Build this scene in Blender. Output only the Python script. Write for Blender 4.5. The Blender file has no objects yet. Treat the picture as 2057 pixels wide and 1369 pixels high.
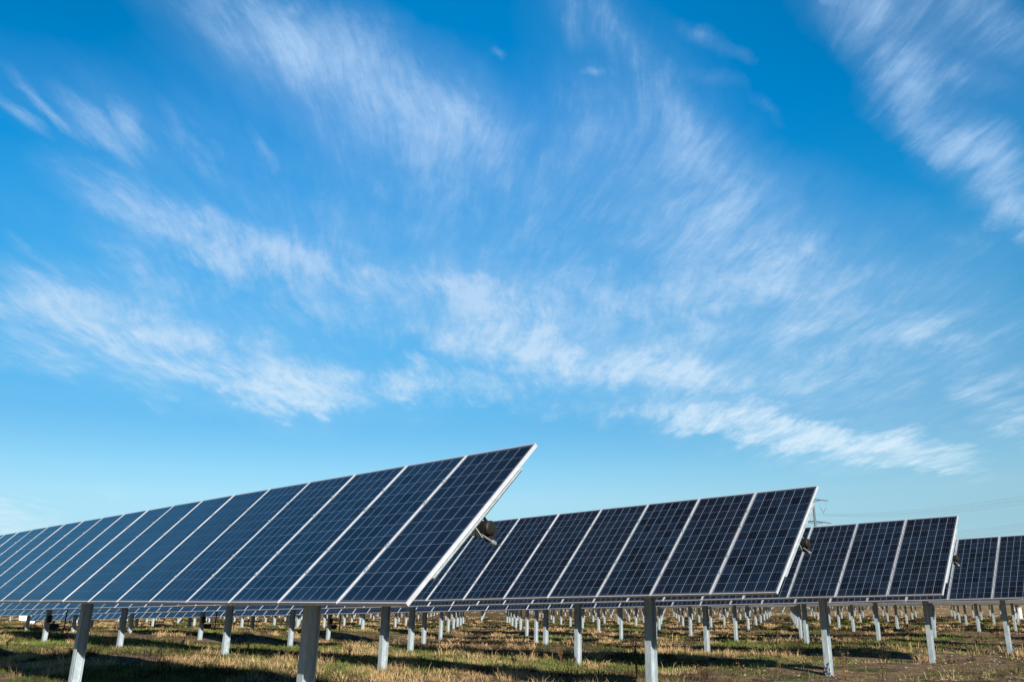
import bpy, math, random
import numpy as np
from mathutils import Vector, Matrix
random.seed(7); rng = np.random.default_rng(11)
S = bpy.context.scene; COL = S.collection

# ------------------------------------------------------------------ camera
YAW, PITCH, ROLL, FPX = math.radians(44.98), math.radians(16.70), math.radians(-0.36), 1797.1
def cam_axes():
    f = Vector((math.sin(YAW)*math.cos(PITCH), math.cos(YAW)*math.cos(PITCH), math.sin(PITCH)))
    r = Vector((math.cos(YAW), -math.sin(YAW), 0)); u = r.cross(f)
    return r*math.cos(ROLL)+u*math.sin(ROLL), -r*math.sin(ROLL)+u*math.cos(ROLL), f
cr, cu, cf = cam_axes()
cd = bpy.data.cameras.new("camera"); cam = bpy.data.objects.new("camera", cd); COL.objects.link(cam)
cam.matrix_world = Matrix(((cr.x, cu.x, -cf.x, 0), (cr.y, cu.y, -cf.y, 0), (cr.z, cu.z, -cf.z, 0), (0, 0, 0, 1)))
cd.sensor_width = 36; cd.lens = 36*FPX/2057; cd.clip_start = 0.05; cd.clip_end = 9000
S.camera = cam

# ------------------------------------------------------------------ world, sun, exposure
S.view_settings.view_transform = 'Standard'; S.view_settings.look = 'None'
S.view_settings.exposure = 0.40; S.view_settings.gamma = 1
SUN = Vector((-1.0, -2.0, 0.98)).normalized()
W = bpy.data.worlds.new("World"); S.world = W; W.use_nodes = True
NT = W.node_tree; NT.nodes.clear()
class G:
    """small helper for writing node graphs"""
    def __init__(s, nt): s.nt = nt
    def n(s, t, **k):
        nd = s.nt.nodes.new(t)
        for a, b in k.items(): setattr(nd, a, b)
        return nd
    def put(s, sock, v):
        if isinstance(v, bpy.types.NodeSocket): s.nt.links.new(v, sock)
        elif v is not None: sock.default_value = v
    def m(s, op, a, b=None, c=None, clamp=False):
        nd = s.n('ShaderNodeMath', operation=op); nd.use_clamp = clamp
        s.put(nd.inputs[0], a); s.put(nd.inputs[1], b)
        if c is not None: s.put(nd.inputs[2], c)
        return nd.outputs[0]
    def v(s, op, a, b=None):
        nd = s.n('ShaderNodeVectorMath', operation=op)
        s.put(nd.inputs[0], a)
        if op == 'SCALE': s.put(nd.inputs['Scale'], b)
        elif b is not None: s.put(nd.inputs[1], b)
        return nd.outputs['Value'] if op in ('DOT_PRODUCT', 'LENGTH') else nd.outputs[0]
    def noise(s, vec, scale, detail=4, rough=.5, dist=0, dim='3D'):
        nd = s.n('ShaderNodeTexNoise', noise_dimensions=dim)
        s.put(nd.inputs['Vector'], vec); s.put(nd.inputs['Scale'], scale); s.put(nd.inputs['Detail'], detail)
        s.put(nd.inputs['Roughness'], rough); s.put(nd.inputs['Distortion'], dist)
        return nd.outputs['Fac']
    def ss(s, x, lo, hi, a=0., b=1., kind='SMOOTHSTEP'):
        nd = s.n('ShaderNodeMapRange', interpolation_type=kind)
        for i, q in enumerate((x, lo, hi, a, b)): s.put(nd.inputs[i], q)
        return nd.outputs[0]
    def mix(s, f, a, b, blend='MIX'):
        nd = s.n('ShaderNodeMix', data_type='RGBA', blend_type=blend)
        s.put(nd.inputs[0], f); s.put(nd.inputs[6], a); s.put(nd.inputs[7], b)
        return nd.outputs[2]
    def comb(s, x, y, z=0.):
        nd = s.n('ShaderNodeCombineXYZ')
        for i, q in enumerate((x, y, z)): s.put(nd.inputs[i], q)
        return nd.outputs[0]

def build_world():
    g = G(NT)
    sky = g.n('ShaderNodeTexSky', sky_type='NISHITA', sun_disc=False)
    sky.sun_elevation = math.asin(SUN.z); sky.sun_rotation = math.atan2(SUN.x, SUN.y)
    sky.altitude = 1600; sky.air_density = 1.0; sky.dust_density = 0.2; sky.ozone_density = 2.6
    d = g.n('ShaderNodeTexCoord').outputs['Generated']
    sp = g.n('ShaderNodeSeparateXYZ'); g.put(sp.inputs[0], d)
    z = g.m('MAXIMUM', sp.outputs[2], 0.0)
    # tint of the clear sky by height above the horizon
    hs = g.n('ShaderNodeHueSaturation'); g.put(hs.inputs['Color'], sky.outputs[0]); hs.inputs['Saturation'].default_value = SKY_SAT
    ramp = g.n('ShaderNodeValToRGB'); cr_ = ramp.color_ramp; g.put(ramp.inputs[0], z)
    cr_.elements[0].position = 0; cr_.elements[0].color = SKY_RAMP[0][1]
    cr_.elements[1].position = SKY_RAMP[-1][0]; cr_.elements[1].color = SKY_RAMP[-1][1]
    for p, c in SKY_RAMP[1:-1]:
        e = cr_.elements.new(p); e.color = c
    base = g.v('MULTIPLY', hs.outputs[0], g.v('SCALE', ramp.outputs[0], 2.6))
    # cirrus: soft bands placed by direction, broken up by fibres that lie in one flat high layer
    F = Vector((math.sin(YAW), math.cos(YAW), 0)); R = Vector((math.cos(YAW), -math.sin(YAW), 0))
    df = g.m('MAXIMUM', g.v('DOT_PRODUCT', d, tuple(F)), 0.05)
    u = g.m('DIVIDE', g.v('DOT_PRODUCT', d, tuple(R)), df); v = g.m('DIVIDE', z, df)
    uv = g.comb(u, v, 0.)
    zz = g.m('ADD', z, 0.04)
    a0 = math.atan2(CL_VP-1028.5, FPX*1.04)
    A = F*math.cos(a0)+R*math.sin(a0); B = R*math.cos(a0)-F*math.sin(a0)
    la = g.m('DIVIDE', g.v('DOT_PRODUCT', d, tuple(A)), zz); lb = g.m('DIVIDE', g.v('DOT_PRODUCT', d, tuple(B)), zz)
    lay = g.comb(la, lb, 0.)
    warp = g.n('ShaderNodeTexNoise'); g.put(warp.inputs['Vector'], lay); warp.inputs['Scale'].default_value = 1.1; warp.inputs['Detail'].default_value = 2
    wv = g.v('SCALE', g.v('SUBTRACT', warp.outputs['Color'], (.5, .5, .5)), .34)
    lw = g.v('ADD', lay, wv)
    fib = g.noise(g.v('MULTIPLY', lw, (.9, 4.6, 1.)), 1.6, 8, .64)
    fib2 = g.noise(g.v('MULTIPLY', lw, (1.5, 8.5, 1.)), 3.2, 10, .74)
    blot = g.noise(g.v('MULTIPLY', lay, (1., 1.6, 1.)), 2.1, 4, .55)
    puff = g.noise(g.v('MULTIPLY', lw, (1., 1.5, 1.)), 3.4, 9, .68)
    w2 = g.n('ShaderNodeTexNoise'); g.put(w2.inputs['Vector'], g.v('MULTIPLY', lay, (1., 2.6, 1.))); w2.inputs['Scale'].default_value = 1.9; w2.inputs['Detail'].default_value = 6; w2.inputs['Roughness'].default_value = .62
    uw = g.v('ADD', uv, g.v('SCALE', g.v('SUBTRACT', w2.outputs['Color'], (.5, .5, .5)), .085))
    def tan_uv(px, py):
        dr = cf + cr*((px-1028.5)/FPX) + cu*((684.5-py)/FPX)
        k = dr.dot(F); return Vector((dr.dot(R)/k, dr.z/k, 0))
    def bands(items, gain):
        acc = None
        for (x0, y0, x1, y1, wd, amp) in items:
            a, b = tan_uv(x0, y0), tan_uv(x1, y1); ab = b-a; w = wd/FPX*1.55
            mp = g.n('ShaderNodeMapping', vector_type='TEXTURE'); g.put(mp.inputs['Vector'], uw)
            mp.inputs['Location'].default_value = (a+b)*.5; mp.inputs['Rotation'].default_value = (0, 0, math.atan2(ab.y, ab.x))
            mp.inputs['Scale'].default_value = (ab.length*.56+w, w, 1)
            gt = g.n('ShaderNodeTexGradient', gradient_type='SPHERICAL'); g.put(gt.inputs[0], mp.outputs[0])
            acc = g.m('MULTIPLY_ADD', gt.outputs['Fac'], amp*gain, acc if acc is not None else 0.0)
        return acc
    acc = bands(STROKES, 1.15); veil = bands(VEILS, 1.0)
    env = g.m('MULTIPLY', acc, 1.0)
    tex = g.m('ADD', g.m('MULTIPLY', fib, .34), g.m('ADD', g.m('MULTIPLY', fib2, .28), g.m('MULTIPLY', puff, .38)))
    tx = g.ss(tex, .365, .635, 0., 1., 'LINEAR')
    e = g.m('SUBTRACT', 1.0, g.m('POWER', 2.718, g.m('MULTIPLY', env, -1.35)))
    q = g.m('ADD', g.m('ADD', g.m('MULTIPLY', tx, 1.15), g.m('MULTIPLY', g.m('SUBTRACT', blot, .5), .8)), g.m('SUBTRACT', g.m('MULTIPLY', e, .95), .66))
    wisp = g.m('MULTIPLY', g.ss(q, 0., 1.30), g.ss(e, .0, .16))
    cover = g.m('ADD', g.m('MULTIPLY', wisp, g.m('ADD', .34, g.m('MULTIPLY', e, .50))), g.m('MULTIPLY', g.m('MULTIPLY', e, .24), g.m('ADD', .6, tx)), clamp=True)
    cover = g.m('ADD', g.m('MULTIPLY', cover, .90), g.m('MULTIPLY', g.m('MULTIPLY', veil, .42), g.m('ADD', .45, g.m('MULTIPLY', tx, .9))), clamp=True)
    cov = g.m('MULTIPLY', cover, g.ss(z, 0.0, .05))
    edge = g.m('MULTIPLY', g.ss(g.m('ABSOLUTE', u), .12, .60), g.ss(z, .38, .60))
    base = g.v('SCALE', base, g.m('SUBTRACT', 1.0, g.m('MULTIPLY', edge, .20)))
    cloud = g.mix(g.ss(z, .05, .45), CLOUD_LOW, CLOUD_HIGH)
    col = g.mix(cov, base, cloud)
    col = g.v('SCALE', col, g.ss(g.v('DOT_PRODUCT', d, tuple(F)), -.15, .30, .36, 1.0))  # added dimming of the unseen sky behind the view, to deepen the shade
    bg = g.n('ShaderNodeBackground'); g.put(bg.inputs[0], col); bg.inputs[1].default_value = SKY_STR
    out = g.n('ShaderNodeOutputWorld'); g.put(out.inputs[0], bg.outputs[0])
SKY_STR = 0.0758; SKY_SAT = 1.35; CL_VP = 950
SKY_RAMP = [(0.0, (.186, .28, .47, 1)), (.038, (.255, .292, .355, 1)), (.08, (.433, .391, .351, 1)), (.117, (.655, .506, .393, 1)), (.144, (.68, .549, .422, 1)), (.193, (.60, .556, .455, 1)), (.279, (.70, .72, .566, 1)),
            (.332, (.62, .789, .635, 1)), (.433, (.20, .86, .75, 1)), (.504, (.0, .91, .835, 1)), (.605, (.0, .979, .87, 1)), (.72, (.01, .34, .36, 1)), (.85, (.06, .20, .24, 1))]  # last stops darken the unseen zenith, to weaken sky fill in shadows
CLOUD_LOW = (7.2, 8.9, 9.9, 1); CLOUD_HIGH = (3.9, 6.1, 9.0, 1)
VEILS = [(500, 260, 1450, 520, 260, .55), (80, 380, 900, 620, 130, .5), (1350, 420, 2000, 700, 190, .6), (-60, 590, 740, 790, 95, .7), (400, 0, 1020, 280, 130, .6), (1180, 60, 1560, 560, 150, .45),
          (1720, -20, 2040, 160, 150, .5), (1880, 220, 2080, 460, 90, .5), (800, 600, 1950, 880, 110, .6), (-40, 120, 420, 320, 90, .3), (750, 520, 1500, 760, 120, .4)]
STROKES = [  # x0,y0,x1,y1,width,strength: cirrus bands, given by where they stand in the sky
    (330, -60, 560, 40, 85, .34), (470, 20, 680, 110, 95, .44), (660, 90, 900, 190, 100, .44), (860, 180, 990, 260, 70, .30), (940, 190, 975, 290, 34, .40),
    (560, 60, 640, 160, 60, .25), (700, 200, 900, 330, 110, .26), (900, 260, 1120, 420, 110, .20),
    (-20, 180, 90, 265, 16, .55), (50, 170, 165, 270, 15, .55), (120, 170, 290, 350, 22, .65), (225, 210, 310, 310, 18, .5), (330, 220, 440, 340, 26, .60), (10, 120, 130, 240, 12, .4), (500, 250, 560, 330, 16, .35),
    (100, 330, 290, 430, 50, .45), (230, 390, 460, 490, 55, .90), (400, 460, 560, 540, 55, .85), (540, 500, 760, 580, 58, .70), (140, 400, 300, 520, 40, .32), (200, 500, 330, 600, 24, .40), (20, 480, 110, 540, 16, .35), (90, 490, 260, 600, 20, .2),
    (560, 380, 760, 500, 110, .18), (500, 570, 600, 660, 26, .35), (620, 590, 680, 660, 24, .42), (680, 620, 780, 680, 34, .32),
    (820, 545, 930, 600, 44, .75), (920, 600, 1090, 660, 44, .95),
    (-60, 600, 180, 650, 52, .75), (150, 640, 420, 720, 58, .88), (-60, 695, 240, 735, 26, .42), (400, 700, 560, 760, 58, 1.0), (480, 770, 690, 815, 28, .95), (560, 740, 710, 790, 46, 1.0), (230, 740, 350, 790, 26, .42),
    (740, 760, 1010, 785, 38, .95), (800, 770, 830, 810, 22, .5), (840, 650, 960, 700, 34, .62), (930, 685, 1180, 732, 40, 1.15), (1150, 722, 1480, 768, 36, 1.0), (1080, 770, 1120, 780, 16, .3),
    (1330, 815, 1640, 868, 34, 1.6), (1600, 860, 1950, 926, 28, 1.7), (1060, 818, 1340, 835, 20, .34), (1500, 880, 1750, 920, 30, .35),
    (1110, -40, 1190, 60, 50, .30), (1210, 20, 1290, 120, 50, .34), (1260, 100, 1350, 240, 50, .40), (1330, 230, 1460, 340, 60, .42), (1130, 30, 1160, 90, 20, .3),
    (1385, 65, 1440, 85, 24, .30), (1410, 80, 1470, 110, 20, .25), (1385, 150, 1480, 175, 22, .26), (1470, 100, 1495, 125, 16, .3), (1180, 148, 1205, 152, 12, .42), (990, 92, 1010, 94, 10, .4), (575, 12, 600, 10, 14, .4), (1520, 200, 1560, 230, 14, .2),
    (1180, 260, 1420, 480, 130, .24), (1440, 380, 1560, 520, 100, .55), (1400, 540, 1560, 610, 80, .38), (1560, 560, 1960, 680, 120, .30), (1600, 640, 1700, 660, 40, .25), (1780, 660, 1960, 710, 44, .34), (1500, 740, 1800, 760, 50, .34), (1000, 470, 1350, 640, 120, .22), (1200, 600, 1500, 700, 90, .2),
    (1700, -50, 1790, 110, 95, .70), (1840, -60, 2000, 40, 85, .62), (1990, -20, 2070, 90, 60, .4), (1800, 130, 1850, 210, 55, .62), (1760, 200, 1880, 290, 44, .48), (1880, 230, 2000, 330, 70, .50), (1960, 330, 2080, 440, 70, .50), (2020, 420, 2090, 470, 50, .6), (1860, 440, 1980, 520, 50, .18), (1860, 130, 2000, 160, 40, .45), (1620, -20, 1670, 0, 16, .5),
    (1960, 800, 2090, 850, 44, .50), (600, 560, 1900, 760, 200, .05), (-100, 540, 500, 620, 70, .26), (-100, 1040, 100, 1055, 34, .9), (200, 985, 240, 985, 12, .25), (2000, 760, 2090, 740, 12, .3)]
build_world()

sd = bpy.data.lights.new("sun", 'SUN'); sd.energy = 5.0; sd.angle = math.radians(.53); sd.color = (1.0, .95, .865)
so = bpy.data.objects.new("sun", sd); COL.objects.link(so)
so.rotation_euler = (-SUN).to_track_quat('-Z', 'Y').to_euler()

# ------------------------------------------------------------------ helpers
def mat(name):
    m = bpy.data.materials.new(name); m.use_nodes = True
    nt = m.node_tree; nt.nodes.clear(); g = G(nt)
    b = g.n('ShaderNodeBsdfPrincipled'); o = g.n('ShaderNodeOutputMaterial'); nt.links.new(b.outputs[0], o.inputs[0])
    return m, g, b
def mesh(name, V, F, mats=(), uv=None, fm=None, smooth=False):
    me = bpy.data.meshes.new(name); me.from_pydata([tuple(v) for v in V], [], F)
    for m in mats: me.materials.append(m)
    if fm is not None: me.polygons.foreach_set('material_index', fm)
    if uv is not None:
        l = me.uv_layers.new(name='UVMap'); l.data.foreach_set('uv', np.array(uv, 'f').ravel())
    if smooth: me.polygons.foreach_set('use_smooth', [True]*len(F))
    me.update(); return me
def link(name, data, parent=None, M=None):
    o = bpy.data.objects.new(name, data); COL.objects.link(o)
    if parent is not None: o.parent = parent
    if M is not None: o.matrix_local = M
    return o
def tag(o, label=None, cat=None, group=None, kind=None):
    for k, v in (('label', label), ('category', cat), ('group', group), ('kind', kind)):
        if v: o[k] = v
    return o
class MB:
    """collects boxes and tubes into one mesh"""
    def __init__(s): s.V = []; s.F = []; s.M = []
    def add(s, V, F, mi=0):
        b = len(s.V); s.V += [Vector(v) for v in V]; s.F += [tuple(i+b for i in f) for f in F]; s.M += [mi]*len(F)
    def box(s, c, sz, R=None, mi=0):
        c = Vector(c); R = R or Matrix.Identity(3)
        V = [c+R@Vector((x*sz[0]/2, y*sz[1]/2, z*sz[2]/2)) for x in (-1, 1) for y in (-1, 1) for z in (-1, 1)]
        s.add(V, [(0, 1, 3, 2), (4, 6, 7, 5), (0, 4, 5, 1), (2, 3, 7, 6), (0, 2, 6, 4), (1, 5, 7, 3)], mi)
    def bbox(s, c, sz, bev, R=None, mi=0):
        """box with chamfered edges along z"""
        c = Vector(c); R = R or Matrix.Identity(3); hx, hy, hz = sz[0]/2, sz[1]/2, sz[2]/2
        P = [(hx-bev, -hy), (hx, -hy+bev), (hx, hy-bev), (hx-bev, hy), (-hx+bev, hy), (-hx, hy-bev), (-hx, -hy+bev), (-hx+bev, -hy)]
        V = [c+R@Vector((x, y, z)) for z in (-hz, hz) for x, y in P]
        s.add(V, [tuple(range(7, -1, -1)), tuple(range(8, 16))]+[(i, (i+1) % 8, 8+(i+1) % 8, 8+i) for i in range(8)], mi)
    def tube(s, a, b, r0, r1=None, n=8, mi=0, cap=True, ph=0.):
        a, b = Vector(a), Vector(b); r1 = r0 if r1 is None else r1
        d = (b-a).normalized(); x = d.orthogonal().normalized(); y = d.cross(x)
        V = []
        for c, r in ((a, r0), (b, r1)):
            for i in range(n):
                t = 2*math.pi*i/n+ph; V.append(c+x*r*math.cos(t)+y*r*math.sin(t))
        F = [(i, (i+1) % n, n+(i+1) % n, n+i) for i in range(n)]
        if cap: F += [tuple(range(n-1, -1, -1)), tuple(range(n, 2*n))]
        s.add(V, F, mi)
    def mesh(s, name, mats, smooth=False): return mesh(name, s.V, s.F, mats, fm=s.M, smooth=smooth)

# ------------------------------------------------------------------ terrain
CP = np.array([  # x, y, height, radius
 (5.5, 5, -1.12, 7), (5.5, 15, -1.12, 7), (5.4, 25, -1.10, 8), (5, 40, -1.0, 12), (0, 0, -1.15, 8),
 (11.5, 8.6, -1.25, 5), (11.5, 15.2, -1.23, 5), (11.5, 21.4, -1.12, 5), (11.5, 27.8, -1.10, 5), (11.6, 33.7, -1.0, 5), (11.6, 39.2, -.85, 6),
 (17.8, 9, -1.38, 5), (17.7, 15.5, -1.30, 5), (17.7, 21.8, -1.24, 5), (17.6, 28.2, -1.17, 5),
 (24.3, 9.2, -1.41, 5), (24.2, 15.9, -1.30, 5), (24.1, 22.2, -1.36, 5), (24.0, 28.8, -1.34, 5),
 (30.7, 9.5, -1.33, 5), (30.6, 16.2, -1.27, 5), (30.5, 29.4, -1.43, 6), (37.1, 16.5, -1.30, 6), (37, 23, -1.40, 6), (37, 29.8, -1.48, 7),
 (55, 30, -1.35, 14), (60, 60, -1.38, 18), (90, 60, -1.35, 22), (100, 100, -1.3, 25), (130, 60, -1.25, 30),
 (20, 50, -1.0, 10), (22, 75, -.95, 14), (40, 70, -1.15, 14), (30, 105, -.95, 20), (55, 120, -1.1, 25), (10, 70, -.85, 12), (45, 160, -1.0, 30),
 (-15, 0, -1.15, 15), (15, -20, -1.2, 15), (60, 0, -1.35, 20), (200, 200, -1.0, 70)])
def hbase(x, y):
    x = np.asarray(x, float); y = np.asarray(y, float); sh = x.shape; x = x.ravel(); y = y.ravel()
    num = np.full(x.shape, -1.35*1e-3); den = np.full(x.shape, 1e-3)
    for (cx, cy, h, r) in CP:
        w = np.exp(-((x-cx)**2+(y-cy)**2)/(r*r)); num += w*h; den += w
    h = num/den
    R = np.hypot(x, y)
    h = h+np.clip((R-90)/260, 0, 1)**1.5*(np.clip(R, 0, 2600)*.0030+1.1)
    return h.reshape(sh)
_k = rng.normal(size=(26, 2))*np.geomspace(.25, 2.6, 26)[:, None]; _p = rng.uniform(0, 6.28, 26); _a = np.geomspace(.030, .008, 26)
def hbump(x, y):
    x = np.asarray(x, float); s = np.zeros(x.shape)
    for k, p, a in zip(_k, _p, _a): s += a*np.sin(k[0]*x+k[1]*y+p)
    return s*np.clip(1.5-np.hypot(x, y)/90, 0, 1)
def hgt(x, y): return hbase(x, y)+hbump(x, y)
def vnoise(x, y, sc, seed):
    """smooth value noise, 0..1"""
    x = np.asarray(x, float)/sc; y = np.asarray(y, float)/sc
    xi = np.floor(x).astype(int); yi = np.floor(y).astype(int); fx = x-xi; fy = y-yi
    fx = fx*fx*(3-2*fx); fy = fy*fy*(3-2*fy)
    def h(a, b):
        n = (a*374761393+b*668265263+seed*1442695) & 0x7fffffff
        n = ((n ^ (n >> 13))*1274126177) & 0x7fffffff
        return ((n ^ (n >> 16)) & 0xffff)/65535.
    return (h(xi, yi)*(1-fx)+h(xi+1, yi)*fx)*(1-fy)+(h(xi, yi+1)*(1-fx)+h(xi+1, yi+1)*fx)*fy

def ground_material():
    m, g, b = mat("field_soil_and_stubble")
    P = g.n('ShaderNodeNewGeometry').outputs['Position']
    n1 = g.noise(P, .35, 5, .6); n2 = g.noise(P, 2.2, 6, .65); n3 = g.noise(P, 14., 5, .7); n4 = g.noise(P, .9, 5, .6)
    soil = g.mix(g.ss(n3, .3, .7), (.075, .047, .029, 1), (.27, .185, .118, 1))
    straw = g.mix(g.ss(n3, .3, .7), (.17, .105, .045, 1), (.40, .270, .125, 1))
    green = g.mix(g.ss(n3, .3, .7), (.030, .042, .012, 1), (.085, .115, .035, 1))
    sepn = g.n('ShaderNodeSeparateXYZ'); g.put(sepn.inputs[0], P)
    R = g.v('LENGTH', g.comb(sepn.outputs[0], sepn.outputs[1], 0.))
    far = g.ss(R, 35., 110.)
    c = g.mix(g.ss(g.m('ADD', n2, g.m('MULTIPLY', far, .25)), .46, .60), soil, straw)
    c = g.mix(g.m('MULTIPLY', g.ss(n4, .52, .62), g.m('SUBTRACT', .85, g.m('MULTIPLY', far, .6))), c, green)
    n5 = g.noise(g.v('MULTIPLY', P, (.5, .5, 1.)), .12, 7, .7)
    c = g.mix(g.ss(R, 140., 330., 0., .8), c, g.mix(g.ss(n5, .35, .65), (.20, .15, .07, 1), (.50, .35, .17, 1)))
    g.put(b.inputs['Base Color'], c); b.inputs['Roughness'].default_value = .95; b.inputs['Specular IOR Level'].default_value = .15
    bp = g.n('ShaderNodeBump'); bp.inputs['Strength'].default_value = .8; bp.inputs['Distance'].default_value = .06
    g.put(bp.inputs['Height'], g.m('ADD', n3, g.m('MULTIPLY', n2, 1.5))); g.put(b.inputs['Normal'], bp.outputs[0])
    return m
def axis(lo, hi, step, far, n):
    core = np.arange(lo, hi+step, step); g = np.geomspace(step*1.5, far, n)
    return np.concatenate([(core[0]-g)[::-1], core, core[-1]+g])
gx = axis(-4, 62, .34, 3600, 46); gy = axis(0, 62, .34, 3600, 46)
X, Y = np.meshgrid(gx, gy, indexing='ij'); Z = hgt(X, Y)
nx, ny = X.shape; V = np.stack([X, Y, Z], -1).reshape(-1, 3)
i, j = np.meshgrid(np.arange(nx-1), np.arange(ny-1), indexing='ij'); a = (i*ny+j).ravel()
Fq = np.stack([a, a+ny, a+ny+1, a+1], -1)
me = bpy.data.meshes.new("ground"); me.vertices.add(len(V)); me.vertices.foreach_set('co', V.ravel())
me.loops.add(Fq.size); me.loops.foreach_set('vertex_index', Fq.ravel()); me.polygons.add(len(Fq))
me.polygons.foreach_set('loop_start', np.arange(len(Fq))*4); me.polygons.foreach_set('loop_total', np.full(len(Fq), 4))
me.polygons.foreach_set('use_smooth', np.ones(len(Fq), bool)); me.update(calc_edges=True)
me.materials.append(ground_material())
tag(link("ground", me), kind='structure')

# ------------------------------------------------------------------ materials of the trackers
def steel(name, base, rough=.45, metal=.55, spot=.12):
    m, g, b = mat(name)
    P = g.n('ShaderNodeTexCoord').outputs['Object']
    oi = g.n('ShaderNodeObjectInfo').outputs['Random']
    v = g.v('ADD', P, g.comb(g.m('MULTIPLY', oi, 37.), 0., 0.))
    n = g.noise(g.v('MULTIPLY', v, (1., 1., .35)), 16., 6, .7)
    n2 = g.noise(v, 90., 2, .5)
    k = g.m('ADD', g.m('MULTIPLY', n, .6), g.m('MULTIPLY', n2, .4))
    c = g.mix(g.ss(k, .3, .7), tuple(x*(1-spot*1.6) for x in base)+(1,), tuple(min(1, x*(1+spot)) for x in base)+(1,))
    g.put(b.inputs['Base Color'], c); b.inputs['Metallic'].default_value = metal
    g.put(b.inputs['Roughness'], g.ss(n, .2, .8, rough-.08, rough+.12)); return m
M_GALV = steel("galvanised_steel", (.43, .50, .535), .55, .2, .20)
M_ALU = steel("anodised_aluminium", (.74, .74, .77), .38, .35, .06)
M_DARK = steel("dark_cast_steel", (.016, .014, .012), .6, .2, .3)
M_BOLT = steel("zinc_bolt", (.7, .7, .7), .35, .8)
def cell_material():
    m, g, b = mat("solar_cells_under_glass")
    uv = g.n('ShaderNodeUVMap').outputs[0]; s = g.n('ShaderNodeSeparateXYZ'); g.put(s.inputs[0], uv)
    oi = g.n('ShaderNodeObjectInfo').outputs['Random']
    cx, cy = s.outputs[0], s.outputs[1]
    fx, fy = g.m('FRACT', cx), g.m('FRACT', cy)
    def near(f, w): return g.m('GREATER_THAN', g.m('ABSOLUTE', g.m('SUBTRACT', f, .5)), .5-w)
    gap = g.m('MAXIMUM', near(fx, .019), g.m('MULTIPLY', near(fy, .014), .42))
    inside = g.m('MULTIPLY', g.m('MULTIPLY', g.m('GREATER_THAN', cx, 0.), g.m('LESS_THAN', cx, 6.)),
                 g.m('MULTIPLY', g.m('GREATER_THAN', cy, 0.), g.m('LESS_THAN', cy, 12.)))
    bus = None
    for q in (.2, .5, .8):
        t = g.m('LESS_THAN', g.m('ABSOLUTE', g.m('SUBTRACT', fx, q)), .008); bus = t if bus is None else g.m('MAXIMUM', bus, t)
    cid = g.comb(g.m('ADD', g.m('FLOOR', cx), g.m('MULTIPLY', oi, 53.)), g.m('FLOOR', cy), g.m('MULTIPLY', oi, 91.))
    wn = g.n('ShaderNodeTexWhiteNoise', noise_dimensions='3D'); g.put(wn.inputs[0], cid)
    gr = g.n('ShaderNodeTexVoronoi'); g.put(gr.inputs['Vector'], g.v('ADD', g.comb(cx, cy, 0.), cid)); gr.inputs['Scale'].default_value = 9.
    grain = g.n('ShaderNodeSeparateColor'); g.put(grain.inputs[0], gr.outputs['Color'])
    k = g.m('ADD', g.m('MULTIPLY', wn.outputs[0], .75), g.m('MULTIPLY', grain.outputs[0], .25))
    c = g.mix(k, (.0016, .0030, .0075, 1), (.0090, .0220, .0460, 1))
    c = g.mix(g.ss(oi, 0, 1, 0, .45), c, (.0055, .0095, .0180, 1))
    c = g.mix(g.m('MULTIPLY', bus, .22), c, (.26, .30, .36, 1))
    c = g.mix(gap, c, (.27, .32, .43, 1))
    c = g.mix(inside, (.05, .07, .10, 1), c)
    dn = g.noise(g.v('ADD', g.comb(cx, g.m('MULTIPLY', cy, .35), 0.), g.comb(g.m('MULTIPLY', oi, 31.), 0., 0.)), 1.1, 6, .65)
    dust = g.m('ADD', g.m('MULTIPLY', g.ss(dn, .42, .75), .012), g.m('MULTIPLY', g.ss(g.m('ADD', cy, g.m('MULTIPLY', dn, .8)), .75, .0), .06))
    c = g.mix(dust, c, (.34, .29, .23, 1))
    g.put(b.inputs['Base Color'], c); g.put(b.inputs['Roughness'], g.m('ADD', .28, g.m('MULTIPLY', dust, 2.))); b.inputs['Specular IOR Level'].default_value = .12
    b.inputs['Coat Weight'].default_value = .20; b.inputs['Coat Roughness'].default_value = .07; b.inputs['Coat IOR'].default_value = 1.33
    return m
M_CELL = cell_material()
m, g, b = mat("white_backsheet"); b.inputs['Base Color'].default_value = (.6, .6, .6, 1); b.inputs['Roughness'].default_value = .6; M_BACK = m

# panel: local x runs south along the row, y up the slope, z towards the sun
PWID, PLEN, FD, FL = .990, 2.066, .036, .011
def panel_geo():
    w, l = PWID/2-.004, PLEN/2-.004
    V = [(-w, -l, -.002), (w, -l, -.002), (w, l, -.002), (-w, l, -.002), (-w, -l, -.007), (w, -l, -.007), (w, l, -.007), (-w, l, -.007)]
    F = [(0, 1, 2, 3), (7, 6, 5, 4)]
    mx, my = .026, .034
    ux = lambda x: (x+PWID/2-mx)/(PWID-2*mx)*6; uy = lambda y: (y+PLEN/2-my)/(PLEN-2*my)*12
    uv = [(ux(V[i][0]), uy(V[i][1])) for f in F for i in f]
    return V, F, uv
def frame_mb():
    mb = MB(); w, l = PWID/2, PLEN/2
    for sx in (-1, 1):
        mb.box((sx*(w-FL/2), 0, .001-FD/2), (FL, PLEN, FD), mi=0)
    for sy in (-1, 1):
        mb.box((0, sy*(l-FL/2), .0-FD/2), (PWID-2*FL, FL, FD), mi=0)
    return mb
pV, pF, pUV = panel_geo()
ME_PANEL = mesh("solar_panel", pV, pF, [M_CELL, M_BACK], uv=pUV, fm=[0, 1])
ME_FRAME = frame_mb().mesh("frame", [M_ALU])
def combined_panel():
    V = [Vector(v) for v in pV]; F = list(pF); fm = [0, 1]; mb = frame_mb(); b0 = len(V)
    V += mb.V; F += [tuple(i+b0 for i in f) for f in mb.F]; fm += [2]*len(mb.F)
    uv = list(pUV)+[(-1, -1)]*(4*len(mb.F))
    return V, F, fm, uv
cV, cF, cM, cUV = combined_panel()
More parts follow.
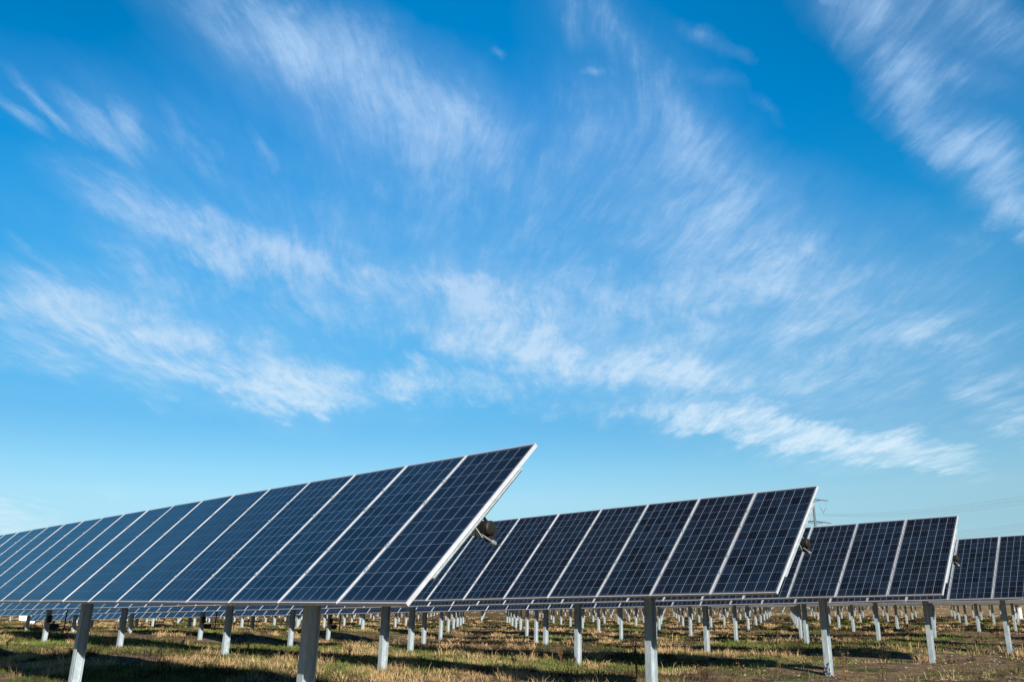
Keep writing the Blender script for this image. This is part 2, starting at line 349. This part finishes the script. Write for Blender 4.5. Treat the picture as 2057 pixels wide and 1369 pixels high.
ME_PANEL_C = mesh("solar_panel_framed", cV, cF, [M_CELL, M_BACK, M_ALU], uv=cUV, fm=cM)
# rail under each panel joint, clamped over the tube
rb = MB()
rb.box((0, 0, -.064), (.050, 1.42, .006)); rb.box((-.022, 0, -.054), (.006, 1.42, .026)); rb.box((.022, 0, -.054), (.006, 1.42, .026))
rb.box((-.036, 0, -.0435), (.028, 1.42, .004)); rb.box((.036, 0, -.0435), (.028, 1.42, .004))
rb.box((0, .075, -.12), (.05, .008, .11)); rb.box((0, -.075, -.12), (.05, .008, .11))
ME_RAIL_END = rb.mesh("rail", [M_GALV])
for yy_ in (-.62, -.3, .3, .62): rb.box((0, yy_, .003), (.040, .05, .006)); rb.tube((0, yy_, .004), (0, yy_, .014), .008, n=6)
ME_RAIL = rb.mesh("rail", [M_GALV])
# H-beam post: origin at tube centre, web in the x-z plane
def post_mb():
    mb = MB(); L = 3.3; t0 = -.11
    mb.box((-.071, 0, t0-L/2), (.011, .112, L)); mb.box((.071, 0, t0-L/2), (.011, .112, L)); mb.box((0, 0, t0-L/2), (.131, .007, L))
    return mb
ME_POST = post_mb().mesh("post", [M_GALV])
hb = MB()
for sy in (-1, 1): hb.box((0, sy*.046, -.24), (.118, .006, .28))
hb.box((0, 0, -.098), (.19, .125, .012)); hb.box((-.084, 0, -.26), (.012, .13, .30)); hb.box((.084, 0, -.26), (.012, .13, .30)); hb.box((0, 0, -.425), (.184, .140, .022))
for z in (-.2, -.34):
    for sx in (-.095, .095): hb.tube((sx-.008, .035, z), (sx+.008, .035, z), .013, n=6); hb.tube((sx-.008, -.035, z), (sx+.008, -.035, z), .013, n=6)
ME_HEAD = hb.mesh("post_bracket", [M_GALV])
bb = MB()
for k in range(12):
    t0, t1 = 2*math.pi*k/12, 2*math.pi*(k+1)/12
    for r0, r1 in ((.086, .108),):
        V = []
        for y in (-.045, .045):
            for t in (t0, t1):
                V += [(r0*math.cos(t), y, r0*math.sin(t)), (r1*math.cos(t), y, r1*math.sin(t))]
        bb.add(V, [(0, 1, 3, 2), (4, 6, 7, 5), (1, 5, 7, 3), (0, 2, 6, 4)])
ME_BEAR = bb.mesh("bearing", [M_DARK])
# end bearing with its white bolt arm, at the open end of a row
eb = MB()
eb.tube((0, -.012, -.01), (0, .13, -.01), .060, .066, 16, 0); eb.tube((0, -.022, -.01), (0, -.012, -.01), .044, .058, 16, 0)
eb.box((.0, .05, -.09), (.12, .07, .05), mi=0)
ME_ENDB = eb.mesh("end_cap", [M_DARK])
ea = MB(); ea.tube((-.10, -.02, .0), (-.05, -.03, -.135), .009, .009, 8); ea.tube((-.058, -.03, -.118), (-.042, -.032, -.155), .020, .018, 6)
ME_ARM = ea.mesh("bolt_arm", [M_BOLT])
# drive: gearbox on the post and a thin push rod next to it
db = MB(); db.bbox((.20, -.03, -1.22), (.24, .18, .18), .03); db.bbox((.02, -.11, -.98), (.13, .10, .24), .02); db.tube((.3, -.02, -1.2), (.38, -.02, -1.2), .07, n=12)
ME_DRIVE = db.mesh("drive_gearbox", [M_DARK])
pr = MB(); pr.tube((.62, .04, -.02), (.60, .04, -1.35), .022, n=8); pr.tube((.05, .04, -.05), (.62, .04, -.05), .03, n=8)
ME_ROD = pr.mesh("push_rod", [M_DARK])

GVEC = Vector((.056, .016, 1)).normalized()     # posts stand plumb; the field itself slopes a little
def basis(theta, d):
    ax = Vector((d.y, -d.x, 0)).normalized()
    a = (ax*math.cos(theta)+Vector((0, 0, 1))*math.sin(theta)); a = (a-d*a.dot(d)).normalized()
    return -d, a, (-d).cross(a)
def M4(xv, yv, zv, t): return Matrix(((xv.x, yv.x, zv.x, t.x), (xv.y, yv.y, zv.y, t.y), (xv.z, yv.z, zv.z, t.z), (0, 0, 0, 1)))
PITCHP, TOFF, NP = 1.010, .125, 64
def row_frame(x, y, z, s, yo, th):
    d = Vector((yo, 1, s)).normalized(); xv, yv, zv = basis(th, d); return d, xv, yv, zv
def post_matrix(d, t):
    zv = GVEC; xv = Vector((d.y, -d.x, 0)); xv = (xv-zv*xv.dot(zv)).normalized(); yv = zv.cross(xv); return M4(xv, yv, zv, t)

def tracker(idx, x, y, z, s, yo, th, detail, n=NP, label='', first=2.55, second=None):
    """x,y,z: middle of the panel plane at the row's near end"""
    d, xv, yv, zv = row_frame(x, y, z, s, yo, th)
    gz = float(hbase(x, y)); root = link("solar_tracker", None); root.location = (x, y, gz)
    tag(root, label, "solar panel row", "rows of tilted solar panels on steel posts")
    O = Vector((x, y, gz)); C0 = Vector((x, y, z))
    for k in range(n):
        c = C0+d*(PITCHP*(k+.5)+.002)-O
        jig = Matrix.Rotation(random.gauss(0, .0022), 4, 'Y')@Matrix.Rotation(random.gauss(0, .0020), 4, 'X')
        M = M4(xv, yv, zv, c)@jig
        if detail >= 2:
            p = link("solar_panel", ME_PANEL, root, M); link("frame", ME_FRAME, p)
        else: link("solar_panel", ME_PANEL_C, root, M)
    tmb = MB(); t0 = -zv*TOFF+C0-O
    tmb.tube(t0+d*(.10), t0+d*(n*PITCHP+.03), .070, n=8, ph=math.pi/8)
    link("torque_tube", tmb.mesh("torque_tube", [M_GALV]), root)
    if detail >= 2:
        for k in range(n+1):
            off = .034 if k == 0 else (-.05 if k == n else 0)
            link("rail", ME_RAIL if 0 < k < n else ME_RAIL_END, root, M4(xv, yv, zv, C0+d*(PITCHP*k+off)-O))
        yy = d; zz = zv; xx = yy.cross(zz)
        link("end_cap", ME_ENDB, root, M4(xx, yy, zz, t0+d*(-.06))); link("bolt_arm", ME_ARM, root, M4(xx, yy, zz, t0+d*(-.02)))
    np_ = int((n*PITCHP-first)//6.55)+1
    for k in range(np_):
        t = t0+d*(first if k == 0 else (second or first+6.55)+6.52*(k-1))
        pm = post_matrix(d, t)
        if detail >= 1:
            p = link("post", ME_POST, root, pm)
            if detail >= 2 or k < 6:
                link("post_bracket", ME_HEAD, p); link("bearing", ME_BEAR, p)
            if k == 4 and idx in (1, 2, 3): link("drive_gearbox", ME_DRIVE, root, pm); link("push_rod", ME_ROD, root, pm)
    return root

def tracker_simple(x, y, z, s, yo, th, n, label, group, first=2.55):
    """far rows: panels, tube and posts too small to tell apart"""
    d, xv, yv, zv = row_frame(x, y, z, s, yo, th)
    O = Vector((x, y, float(hbase(x, y)))); C0 = Vector((x, y, z)); V = []; F = []; fm = []; uv = []
    for k in range(n):
        M = M4(xv, yv, zv, C0+d*(PITCHP*(k+.5))-O); b0 = len(V)
        V += [M@Vector(v) for v in cV]; F += [tuple(i+b0 for i in f) for f in cF]; fm += cM; uv += cUV
    mb = MB(); t0 = -zv*TOFF+C0-O; mb.tube(t0, t0+d*(n*PITCHP), .07, n=6)
    k = 0
    while first+6.45*k < n*PITCHP:
        M = post_matrix(d, t0+d*(first+6.45*k)); pm = post_mb(); b0 = len(mb.V); mb.add([M@v for v in pm.V], pm.F); k += 1
    b0 = len(V); V += mb.V; F += [tuple(i+b0 for i in f) for f in mb.F]; fm += [3]*len(mb.F)
    for f in mb.F: uv += [(-1, -1)]*len(f)
    me = mesh("solar_tracker", V, F, [M_CELL, M_BACK, M_ALU, M_GALV], uv=uv, fm=fm)
    o = link("solar_tracker", me); o.location = O
    tag(o, label, "solar panel row", group); return o

ROWS = [(5.362, 5.804, .781, .0121, .0241, 44.72), (11.541, 6.045, .936, -.0029, .0038, 46.23),
        (17.910, 6.355, .959, -.0071, -.0133, 46.22), (24.381, 6.627, .953, -.0116, -.0197, 47.44)]
LAB = ["nearest row of tilted blue solar panels, filling the left half and reaching highest",
       "second nearest row of tilted solar panels, its end rising just left of the power pylon",
       "third nearest row of tilted solar panels, just right of the power pylon",
       "fourth row of tilted solar panels, cut off by the right edge of the photo"]
for i, (x, y, z, s, yo, th) in enumerate(ROWS):
    tracker(i, x, y, z, s, yo, math.radians(th), 2, label=LAB[i], first=(2.70, 2.62, 2.66, 2.84)[i], second=(9.35, 9.28, 9.21, 9.39)[i])
ORD = ["fifth", "sixth", "seventh", "eighth", "ninth", "tenth", "eleventh", "twelfth", "thirteenth", "fourteenth", "fifteenth", "sixteenth", "seventeenth", "eighteenth", "nineteenth", "twentieth"]
for k in range(16):
    x = 24.381+6.42*(k+1); y = 6.9+.25*k
    z0 = .95 if k < 3 else float(hbase(x, y))+2.30
    z1 = float(hbase(x, y+64))+2.1
    tracker(4+k, x, y, z0, (z1-z0)/64, -.008, math.radians(46.5+random.uniform(-.5, .5)), 1, first=2.75,
            label=f"{ORD[k]} row of panels from the front, its posts showing under nearer rows")
# blocks further north and east
for blk in (0, 1, 2):
    for i in range(40):
        x = 5.6+6.4*i+blk*.3; y = 8+blk*68.5+.25*i
        if (blk == 0 and i < 20) or (blk == 2 and i > 26): continue
        if math.degrees(math.atan2(x, y)) > 78 or math.degrees(math.atan2(x, y+64)) < 13: continue
        lift = 2.28 if blk == 0 else 1.98
        z0 = float(hbase(x, y))+lift; z1 = float(hbase(x, y+64))+lift
        tracker_simple(x, y, z0, (z1-z0)/64, -.006, math.radians(46.5), NP,
                       "far row of solar panels standing beyond the ends of the near rows", "far rows of solar panels beyond the near ones")

# ------------------------------------------------------------------ power line
def far_pt(px, py, dist):
    dr = cf+cr*((px-1028.5)/FPX)+cu*((684.5-py)/FPX); h = math.hypot(dr.x, dr.y); return dr*(dist/h)
m, g, b = mat("weathered_steel_pole"); b.inputs['Base Color'].default_value = (.16, .17, .18, 1); b.inputs['Roughness'].default_value = .6; b.inputs['Metallic'].default_value = .3; M_POLE = m
m, g, b = mat("aluminium_wire"); b.inputs['Base Color'].default_value = (.38, .42, .46, 1); b.inputs['Roughness'].default_value = .6; M_WIRE = m
m, g, b = mat("insulator"); b.inputs['Base Color'].default_value = (.20, .22, .23, 1); b.inputs['Roughness'].default_value = .5; M_INS = m
PD = 270.
base = far_pt(1652, 1200, PD); bz = float(hbase(base.x, base.y)); top = far_pt(1636.5, 999, PD)
pyl = link("power_pylon", None); pyl.location = (base.x, base.y, bz)
tag(pyl, "grey steel transmission pole with two crossarms, showing above the third row of panels", "power pylon")
O = Vector(pyl.location); hh = top.z-bz; axisv = Vector((.03, .01, 1)).normalized()
pm = MB(); ztop = hh/axisv.z
pm.tube(-axisv*1.0, axisv*ztop, .62, .26, 12); link("pole", pm.mesh("pole", [M_POLE], True), pyl)
lx = Vector((cr.x, cr.y, 0)).normalized(); dep = Vector((cf.x, cf.y, 0)).normalized()
def on_pole(py):
    p = far_pt(1640, py, PD); return axisv*((p.z-bz)/axisv.z)
arms = []
for py, half in ((1002.5, 4.1), (1047.5, 4.3)):
    c = on_pole(py); adir = (lx*.92-dep*.0+dep*-.40).normalized(); adir.z = -.09
    am = MB()
    for sg in (-1, 1):
        e = c+adir*sg*half; e.z = c.z+(.35 if sg < 0 else -.45)
        am.tube(c+Vector((0, 0, .25)), e, .20, .11, 8); am.tube(c-Vector((0, 0, .55)), c+(e-c)*.45, .09, .09, 6); arms.append(e)
    link("crossarm", am.mesh("crossarm", [M_POLE]), pyl)
tips = []
for e in arms:
    cpole = on_pole(1002.5) if e.z > arms[2].z+3 else on_pole(1047.5)
    e2 = e.lerp(cpole, .38); im = MB(); p = e2+Vector((0, 0, -3.3))
    for sg in (-1, 1):
        q1 = e2+lx*.8*sg+Vector((0, 0, -2.2)); im.tube(e2+lx*.8*sg, q1, .025, .025, 4); im.tube(q1, p, .10, .10, 6)
    im.tube(p, p-Vector((0, 0, .6)), .07, .07, 6)
    link("insulator", im.mesh("insulator", [M_INS]), pyl); tips.append(O+p-Vector((0, 0, .6)))
def wire(a, b, sag, r, label):
    mb = MB(); N = 48; pts = []
    for k in range(N+1):
        t = k/N; p = a.lerp(b, t); p = Vector((p.x, p.y, p.z-4*sag*t*(1-t))); pts.append(p)
    O_ = Vector(a); V = []; F = []
    for k, p in enumerate(pts):
        dr = (pts[min(k+1, N)]-pts[max(k-1, 0)]).normalized(); x_ = dr.orthogonal().normalized(); y_ = dr.cross(x_)
        for q in range(5):
            t = 2*math.pi*q/5; V.append(p-O_+x_*r*math.cos(t)+y_*r*math.sin(t))
        if k: F += [((k-1)*5+q, (k-1)*5+(q+1) % 5, k*5+(q+1) % 5, k*5+q) for q in range(5)]
    o = link("power_line", mesh("power_line", V, F, [M_WIRE])); o.location = O_
    tag(o, label, "power line", "power lines running right from the pylon")
ends = [((2120, 985), (2120, 991)), ((2120, 994), (2120, 1000)), ((2120, 1041), (2120, 1046)), ((2120, 1051), (2120, 1056))]
names = [("upper left", "upper bundle"), ("upper right", "upper bundle"), ("lower left", "lower bundle"), ("lower right", "lower bundle")]
LW = ["topmost thin wire running right from the pylon's upper crossarm", "second thin wire from the top in the upper bundle",
      "third thin wire from the top in the upper bundle", "lowest thin wire of the upper bundle right of the pylon",
      "topmost thin wire of the lower bundle, crossing above the fourth row", "second wire from the top in the lower bundle",
      "third wire from the top in the lower bundle", "lowest thin wire of all, just above the fourth row of panels"]
q = 0
for tpt, es in zip(tips, ends):
    for h_, e in enumerate(es):
        b_ = far_pt(e[0], e[1], 215.)
        wire(tpt+Vector((0, 0, -.35*h_)), b_, 1.6, .014, LW[q]); q += 1

# ------------------------------------------------------------------ vehicle and cabinets far left
def paint(name, c, r=.35, coat=.5):
    m, g, b = mat(name); n = g.noise(g.n('ShaderNodeTexCoord').outputs['Object'], 3., 4)
    g.put(b.inputs['Base Color'], g.mix(g.ss(n, .3, .7), tuple(x*.92 for x in c)+(1,), c+(1,)))
    b.inputs['Roughness'].default_value = r; b.inputs['Coat Weight'].default_value = coat; return m
M_WHITE = paint("white_paint", (.82, .82, .80)); M_GLASSV = paint("dark_window_glass", (.02, .025, .03), .08); M_TYRE = paint("black_rubber", (.02, .02, .02), .8, 0); M_RED = paint("red_lens", (.5, .02, .02), .3); M_GREYP = paint("grey_vent", (.3, .3, .3), .5, 0)
def van(loc, ang):
    r = link("parked_van", None); r.location = loc; r.rotation_euler = (0, 0, ang)
    tag(r, "white van parked side-on in the dry grass beyond the posts at far left", "van")
    prof = [(-2.45, .45), (-2.5, 1.0), (-2.3, 1.2), (-1.75, 1.32), (-1.15, 1.95), (-.9, 2.02), (2.25, 2.02), (2.42, 1.9), (2.48, .5), (1.95, .42), (1.85, .62), (1.55, .75), (1.2, .62), (1.1, .42), (-1.1, .42), (-1.2, .62), (-1.5, .75), (-1.85, .62), (-1.95, .42)]
    V = []; n = len(prof)
    for sx in (-1, 1):
        for (a_, z_) in prof: V.append((a_, sx*(.93 if z_ < 1.35 else .84), z_))
    F = [tuple(range(n)), tuple(range(2*n-1, n-1, -1))]+[(i, n+i, n+(i+1) % n, (i+1) % n) for i in range(n)]
    link("body", mesh("body", V, F, [M_WHITE]), r)
    for sy in (-1, 1):
        w = MB(); w.add([(-1.0, sy*.90, 1.35), (-.15, sy*.90, 1.35), (-.15, sy*.86, 1.85), (-.85, sy*.86, 1.85)], [(0, 1, 2, 3)]); link("window", w.mesh("window", [M_GLASSV]), r)
        for a_ in (-1.52, 1.5):
            t = MB(); t.tube((a_, sy*.74, .34), (a_, sy*.95, .34), .34, n=20); o = link("wheel", t.mesh("wheel", [M_TYRE]), r)
            t = MB(); t.tube((a_, sy*.90, .34), (a_, sy*.96, .34), .19, n=12); link("rim", t.mesh("rim", [M_ALU]), o)
        t = MB(); t.box((2.47, sy*.8, .95), (.05, .14, .35)); link("tail_light", t.mesh("tail_light", [M_RED]), r)
    w = MB(); w.add([(-1.77, -.72, 1.34), (-1.77, .72, 1.34), (-1.19, .70, 1.90), (-1.19, -.70, 1.90)], [(0, 1, 2, 3)]); link("windscreen", w.mesh("windscreen", [M_GLASSV]), r)
vp_ = far_pt(108, 1240, 83.); van((vp_.x, vp_.y, float(hbase(vp_.x, vp_.y))-.02), -YAW+math.radians(29))
def cabinet(px, dist, w, h, label):
    p = far_pt(px, 1235, dist); z = float(hbase(p.x, p.y)); r = link("electrical_cabinet", None); r.location = (p.x, p.y, z); r.rotation_euler = (0, 0, 0)
    tag(r, label, "cabinet", "white electrical cabinets among the rows")
    t = MB(); t.bbox((0, 0, h/2+.15), (w, w, h), .02); t.box((0, 0, h+.17), (w+.06, w+.1, .05)); link("housing", t.mesh("housing", [M_WHITE]), r)
    t = MB(); t.box((0, 0, .05), (w+.2, w+.2, .2)); link("plinth", t.mesh("plinth", [M_GREYP]), r)
    t = MB(); t.box((-w*.505, w*.1, h*.75), (.02, w*.3, h*.2)); link("vent", t.mesh("vent", [M_GREYP]), r)
cabinet(583, 62, .30, .95, "small white electrical cabinet far back between posts left of the widest near post")
cabinet(2044, 105, .7, 1.0, "pale electrical cabinet far back at the right edge below the fourth row")

# ------------------------------------------------------------------ vegetation and stones
def grass_mat(name, lo, hi, trans=.25):
    m, g, b = mat(name)
    at = g.n('ShaderNodeAttribute', attribute_name='tone'); c = g.mix(at.outputs['Fac'], lo+(1,), hi+(1,))
    g.put(b.inputs['Base Color'], c); b.inputs['Roughness'].default_value = .8; b.inputs['Specular IOR Level'].default_value = .2
    t = g.n('ShaderNodeBsdfTranslucent'); g.put(t.inputs[0], c); ms = g.n('ShaderNodeMixShader'); ms.inputs[0].default_value = trans
    o = [n for n in g.nt.nodes if n.type == 'OUTPUT_MATERIAL'][0]
    g.nt.links.new(b.outputs[0], ms.inputs[1]); g.nt.links.new(t.outputs[0], ms.inputs[2]); g.nt.links.new(ms.outputs[0], o.inputs[0]); return m
M_DRY = grass_mat("dry_grass", (.28, .18, .07), (.80, .55, .29)); M_GREEN = grass_mat("green_grass", (.050, .080, .014), (.24, .30, .070)); M_BROWN = grass_mat("brown_weeds", (.030, .022, .011), (.17, .115, .055), .1)
M_DARKW = grass_mat("dark_withered_leaves", (.018, .012, .008), (.085, .055, .03), .05)
RADV = Vector((math.sin(YAW), math.cos(YAW), 0)); 
def scatter(n, r0, r1, power=1.35, a0=-33.5, a1=33.5):
    r = r0*(r1/r0)**(rng.random(n)**(1/power)) if power else rng.uniform(r0, r1, n)
    a = YAW+np.radians(rng.uniform(a0, a1, n)); return r*np.sin(a), r*np.cos(a), r
def blades_mesh(name, px, py, size, nb, wid, spread, material, tonef, lab, cat):
    """px,py: tuft centres; each tuft gets nb curved blades of two quads"""
    T = len(px); N = T*nb; cx = np.repeat(px, nb); cy = np.repeat(py, nb); sz = np.repeat(size, nb)
    ang = rng.uniform(0, 2*np.pi, N); rad = rng.random(N)**.6*spread*sz
    bx = cx+rad*np.cos(ang); by = cy+rad*np.sin(ang); bz = hgt(bx, by)-.015
    L = sz*rng.uniform(.45, 1.1, N); lean = rng.uniform(.30, 1.15, N); la = ang+rng.normal(0, .6, N)
    dx, dy = np.cos(la), np.sin(la); w = wid*(.6+.8*rng.random(N))*np.repeat(np.clip(np.hypot(px, py)/22, .8, 5), nb)
    sa = rng.uniform(0, np.pi, N); wx, wy = np.cos(sa)*w, np.sin(sa)*w
    P0 = np.stack([bx, by, bz], -1); up = np.array([0, 0, 1.]); D = np.stack([dx, dy, np.zeros(N)], -1); Wv = np.stack([wx, wy, np.zeros(N)], -1)
    P1 = P0+up*(L*.6)[:, None]*(1-.25*lean)[:, None]+D*(L*lean*.25)[:, None]
    P2 = P0+up*(L*(1-.55*lean))[:, None]+D*(L*lean*.85)[:, None]
    V = np.stack([P0-Wv, P0+Wv, P1+Wv*.8, P1-Wv*.8, P2], 1).reshape(-1, 3)
    b = np.arange(N)*5
    idx = np.stack([b, b+1, b+2, b+3, b+3, b+2, b+4], -1).ravel()
    ls = np.stack([np.arange(N)*7, np.arange(N)*7+4], -1).ravel(); lt = np.tile([4, 3], N)
    me = bpy.data.meshes.new(name); me.vertices.add(len(V)); me.vertices.foreach_set('co', V.ravel().astype('f'))
    me.loops.add(len(idx)); me.loops.foreach_set('vertex_index', idx.astype('i')); me.polygons.add(2*N)
    me.polygons.foreach_set('loop_start', ls.astype('i')); me.polygons.foreach_set('loop_total', lt.astype('i')); me.update(calc_edges=True)
    at = me.attributes.new('tone', 'FLOAT', 'POINT'); tone = np.clip(np.repeat(tonef, nb)+rng.normal(0, .18, N), 0, 1)
    at.data.foreach_set('value', np.repeat(tone, 5).astype('f'))
    me.materials.append(material); o = link(name, me); tag(o, lab, cat, kind='stuff'); return o
def bare(x, y):   # bare soil strip by the near ends of the rows
    return np.clip(1.25-(y-7-.10*(x-10))/6., 0, 1)*(x > 13)
def patchy(x, y): return vnoise(x, y, 2.8, 99)*.6+vnoise(x, y, .9, 63)*.4 > .46
def dryf(x, y): return vnoise(x, y, 1.7, 3)*.55+vnoise(x, y, .8, 8)*.45
def greenf(x, y): return vnoise(x, y, 4.2, 21)*.6+vnoise(x, y, 1.4, 5)*.4+.16*np.exp(-((x-16)**2+(y-17)**2)/30)+.12*np.exp(-((x-12.5)**2+(y-26)**2)/40)+.1*np.exp(-((x-9)**2+(y-20)**2)/30)
# dry tufts
x, y, r = scatter(72000, 11, 230); d_ = dryf(x, y); k = (d_ > .60) & (patchy(x, y) | (d_ > .70)) & (rng.random(len(x)) > bare(x, y)*.9) ; x, y, d_, r = x[k], y[k], d_[k], r[k]
sz = (.08+.42*np.clip((d_-.58)*3.2, 0, 1)*rng.random(len(x)))*np.clip(r/30, .8, 1.1)
blades_mesh("dry_grass", x, y, sz, 12, .0035, .75, M_DRY, np.clip(.35+(d_-.5)*2, 0, 1), "straw coloured dry grass in tufts between the posts", "grass")
# green grass
x, y, r = scatter(70000, 11, 110); gf = greenf(x, y); k = (gf > .45) & (patchy(x, y) | (gf > .58)) & (rng.random(len(x)) > bare(x, y)*.93); x, y, gf, r = x[k], y[k], gf[k], r[k]
sz = (.07+.15*rng.random(len(x)))*np.clip(r/30, .9, 1.1)
blades_mesh("green_grass", x, y, sz, 11, .004, .9, M_GREEN, np.clip(.3+(gf-.5)*2.5, 0, 1), "short green grass growing in patches under the panels", "grass")
# brown low weeds
x, y, r = scatter(70000, 11, 130); bf = vnoise(x, y, 2.6, 77); k = (bf > .30) & (patchy(x, y) | (rng.random(len(x)) < .35)) & (rng.random(len(x)) > bare(x, y)*.8); x, y, bf, r = x[k], y[k], bf[k], r[k]
sz = (.05+.26*rng.random(len(x))**3)*np.clip(r/30, .9, 1.1)
blades_mesh("brown_weeds", x, y, sz, 9, .005, .9, M_BROWN, np.clip(rng.random(len(x)), 0, 1), "low brown withered weeds covering the soil", "weeds")
# larger straw tussocks, in loose groups
x, y, r = scatter(1300, 12, 120); ck = (vnoise(x, y, 5.5, 19) > .40) & (rng.random(len(x)) > bare(x, y)*.8); x, y = x[ck], y[ck]
x = np.repeat(x, 4)+rng.normal(0, .22, len(x)*4); y = np.repeat(y, 4)+rng.normal(0, .22, len(y)*4)
blades_mesh("straw_tussocks", x, y, .16+.26*rng.random(len(x))**1.5, 34, .0040, .55, M_DRY, .45+.5*rng.random(len(x)), "bushy straw coloured grass tussocks bleached by the sun", "grass")
# dark withered clumps
x, y, r = scatter(15000, 12, 120); df = vnoise(x, y, 2.3, 41)*.6+vnoise(x, y, .9, 4)*.4; k = (df > .60) & (rng.random(len(x)) > bare(x, y)*.7); x, y, r = x[k], y[k], r[k]
blades_mesh("dark_weeds", x, y, .08+.24*rng.random(len(x))**1.6, 14, .006, .55, M_DARKW, rng.random(len(x)), "dark dead weed clumps scattered over the field", "weeds")
# stones: one object, nobody could count them
sm_, g, b = mat("pale_stone"); n = g.noise(g.n('ShaderNodeNewGeometry').outputs['Position'], 9., 4); g.put(b.inputs['Base Color'], g.mix(n, (.16, .12, .09, 1), (.46, .38, .31, 1))); b.inputs['Roughness'].default_value = .9
mb = MB(); x, y, r = scatter(6500, 12, 45, 1.4, -33, 33); kk = rng.random(len(x)) < np.maximum(bare(x, y), .06)
ico = [(0, 0, 1), (.89, 0, .45), (.28, .85, .45), (-.72, .53, .45), (-.72, -.53, .45), (.28, -.85, .45), (.72, .53, -.45), (-.28, .85, -.45), (-.89, 0, -.45), (-.28, -.85, -.45), (.72, -.53, -.45), (0, 0, -1)]
icf = [(0, 1, 2), (0, 2, 3), (0, 3, 4), (0, 4, 5), (0, 5, 1), (1, 6, 2), (2, 7, 3), (3, 8, 4), (4, 9, 5), (5, 10, 1), (2, 6, 7), (3, 7, 8), (4, 8, 9), (5, 9, 10), (1, 10, 6), (11, 7, 6), (11, 8, 7), (11, 9, 8), (11, 10, 9), (11, 6, 10)]
zz = hgt(x, y)
for a_, b_, c_ in zip(x[kk], y[kk], zz[kk]):
    s_ = .006+.030*random.random()**3.5; mb.add([(a_+v[0]*s_*random.uniform(.8, 1.5), b_+v[1]*s_*random.uniform(.8, 1.5), c_+v[2]*s_*random.uniform(.5, .9)+s_*.2) for v in ico], icf)
tag(link("stones", mb.mesh("stones", [sm_])), "small pale stones scattered over the bare soil", "stones", kind='stuff')
# standing dead weeds
M_SEED = grass_mat("dark_seed_heads", (.02, .012, .008), (.07, .04, .025), .05); M_STALK = grass_mat("withered_stalk", (.16, .10, .05), (.32, .22, .11), .1)
def weed(px, py, h, dark, label):
    # foot where the sight line meets the ground
    dr = cf+cr*((px-1028.5)/FPX)+cu*((684.5-py)/FPX); t = 10.
    for _ in range(60):
        p = dr*t; e = p.z-float(hgt(p.x, p.y)); t += e/(-dr.z)*.7
    p = dr*t; r = link("dead_weed", None); r.location = p
    tag(r, label, "weed", "dead weeds standing among the posts")
    st = MB(); heads = []; R_ = random.Random(int(px*7+py))
    for k in range(R_.randint(2, 4) if h > .2 else 2):
        a_ = R_.uniform(0, 6.28); l_ = R_.uniform(.02, .18)*h; hh_ = h*R_.uniform(.65, 1); q0 = Vector((R_.uniform(-.03, .03), R_.uniform(-.03, .03), -.03)); q1 = Vector((math.cos(a_)*l_*.5, math.sin(a_)*l_*.5, hh_*.55)); q2 = Vector((math.cos(a_)*l_, math.sin(a_)*l_, hh_))
        st.tube(q0, q1, .007, .006, 5); st.tube(q1, q2, .006, .004, 5)
        hd = MB(); heads.append(hd)
        for s_ in range(30 if dark else 14):
            u_ = (.45+.55*(s_+R_.random())/30) if dark else (.45+.55*(s_+R_.random())/14); c_ = q1.lerp(q2, (u_-.45)/.55) if u_ > .45 else q0.lerp(q1, u_/.45)
            rr = (.042 if dark else .055)*R_.uniform(.5, 1)*(1.15-u_*.5); o_ = Vector((R_.gauss(0, 1), R_.gauss(0, 1), R_.gauss(0, .8)))*rr*.7
            n1 = Vector((R_.gauss(0, 1), R_.gauss(0, 1), R_.gauss(0, 1))).normalized()*rr*.7; n2 = n1.orthogonal().normalized()*rr*.45
            hd.add([c_+o_-n1, c_+o_+n2, c_+o_+n1, c_+o_-n2], [(0, 1, 2, 3)])
    link("stalk", st.mesh("stalk", [M_STALK]), r); [link("seed_head", hd.mesh("seed_head", [M_SEED if dark else M_STALK]), r) for hd in heads]
WEEDS = [(14, 1302, .30, 1, "dark dead weed at the left edge, on the rim of the big shadow"), (141, 1318, .22, 1, "dark dead weed stub right beside the big leftmost post"),
 (320, 1330, .38, 1, "dark bushy dead weed between the leftmost posts, above the shadow"), (366, 1300, .34, 1, "thin dark dead weed left of the post with the gearbox"),
 (478, 1320, .34, 1, "dark dead weed just right of the third large post"), (497, 1318, .36, 1, "broad dark dead weed left of the widest post"),
 (702, 1322, .40, 1, "dark stalky dead weed between the two widest central posts"), (665, 1330, .30, 0, "pale brown withered weed right of the widest post"),
 (1032, 1342, .34, 1, "single dark dock spike in the middle of the central shadow"), (1127, 1335, .50, 0, "tall straw coloured weed left of a central post"),
 (1280, 1362, .90, 1, "tall dark dead weed leaning against the big post right of centre"), (1156, 1340, .28, 1, "dark curled weed at the foot of the central post"),
 (1566, 1348, .52, 1, "dark dead weed standing at the tip of the right hand shadow"), (1519, 1282, .40, 1, "dark dead weed beside the short posts right of centre"),
 (1698, 1366, .66, 0, "tall pale dry weed right of the big leaning post"), (1776, 1366, .50, 0, "pale feathery dry weed near the bottom right"),
 (1823, 1262, .35, 1, "small dark dead weed between far posts at right"), (1562, 1290, .45, 0, "bent brown stalk left of the paired posts"),
 (1405, 1366, .40, 0, "pale dry weed right of the big central-right post"), (1490, 1360, .34, 0, "sprawling pale dry weed at the bottom edge right of centre")]
for w_ in WEEDS: weed(*w_)
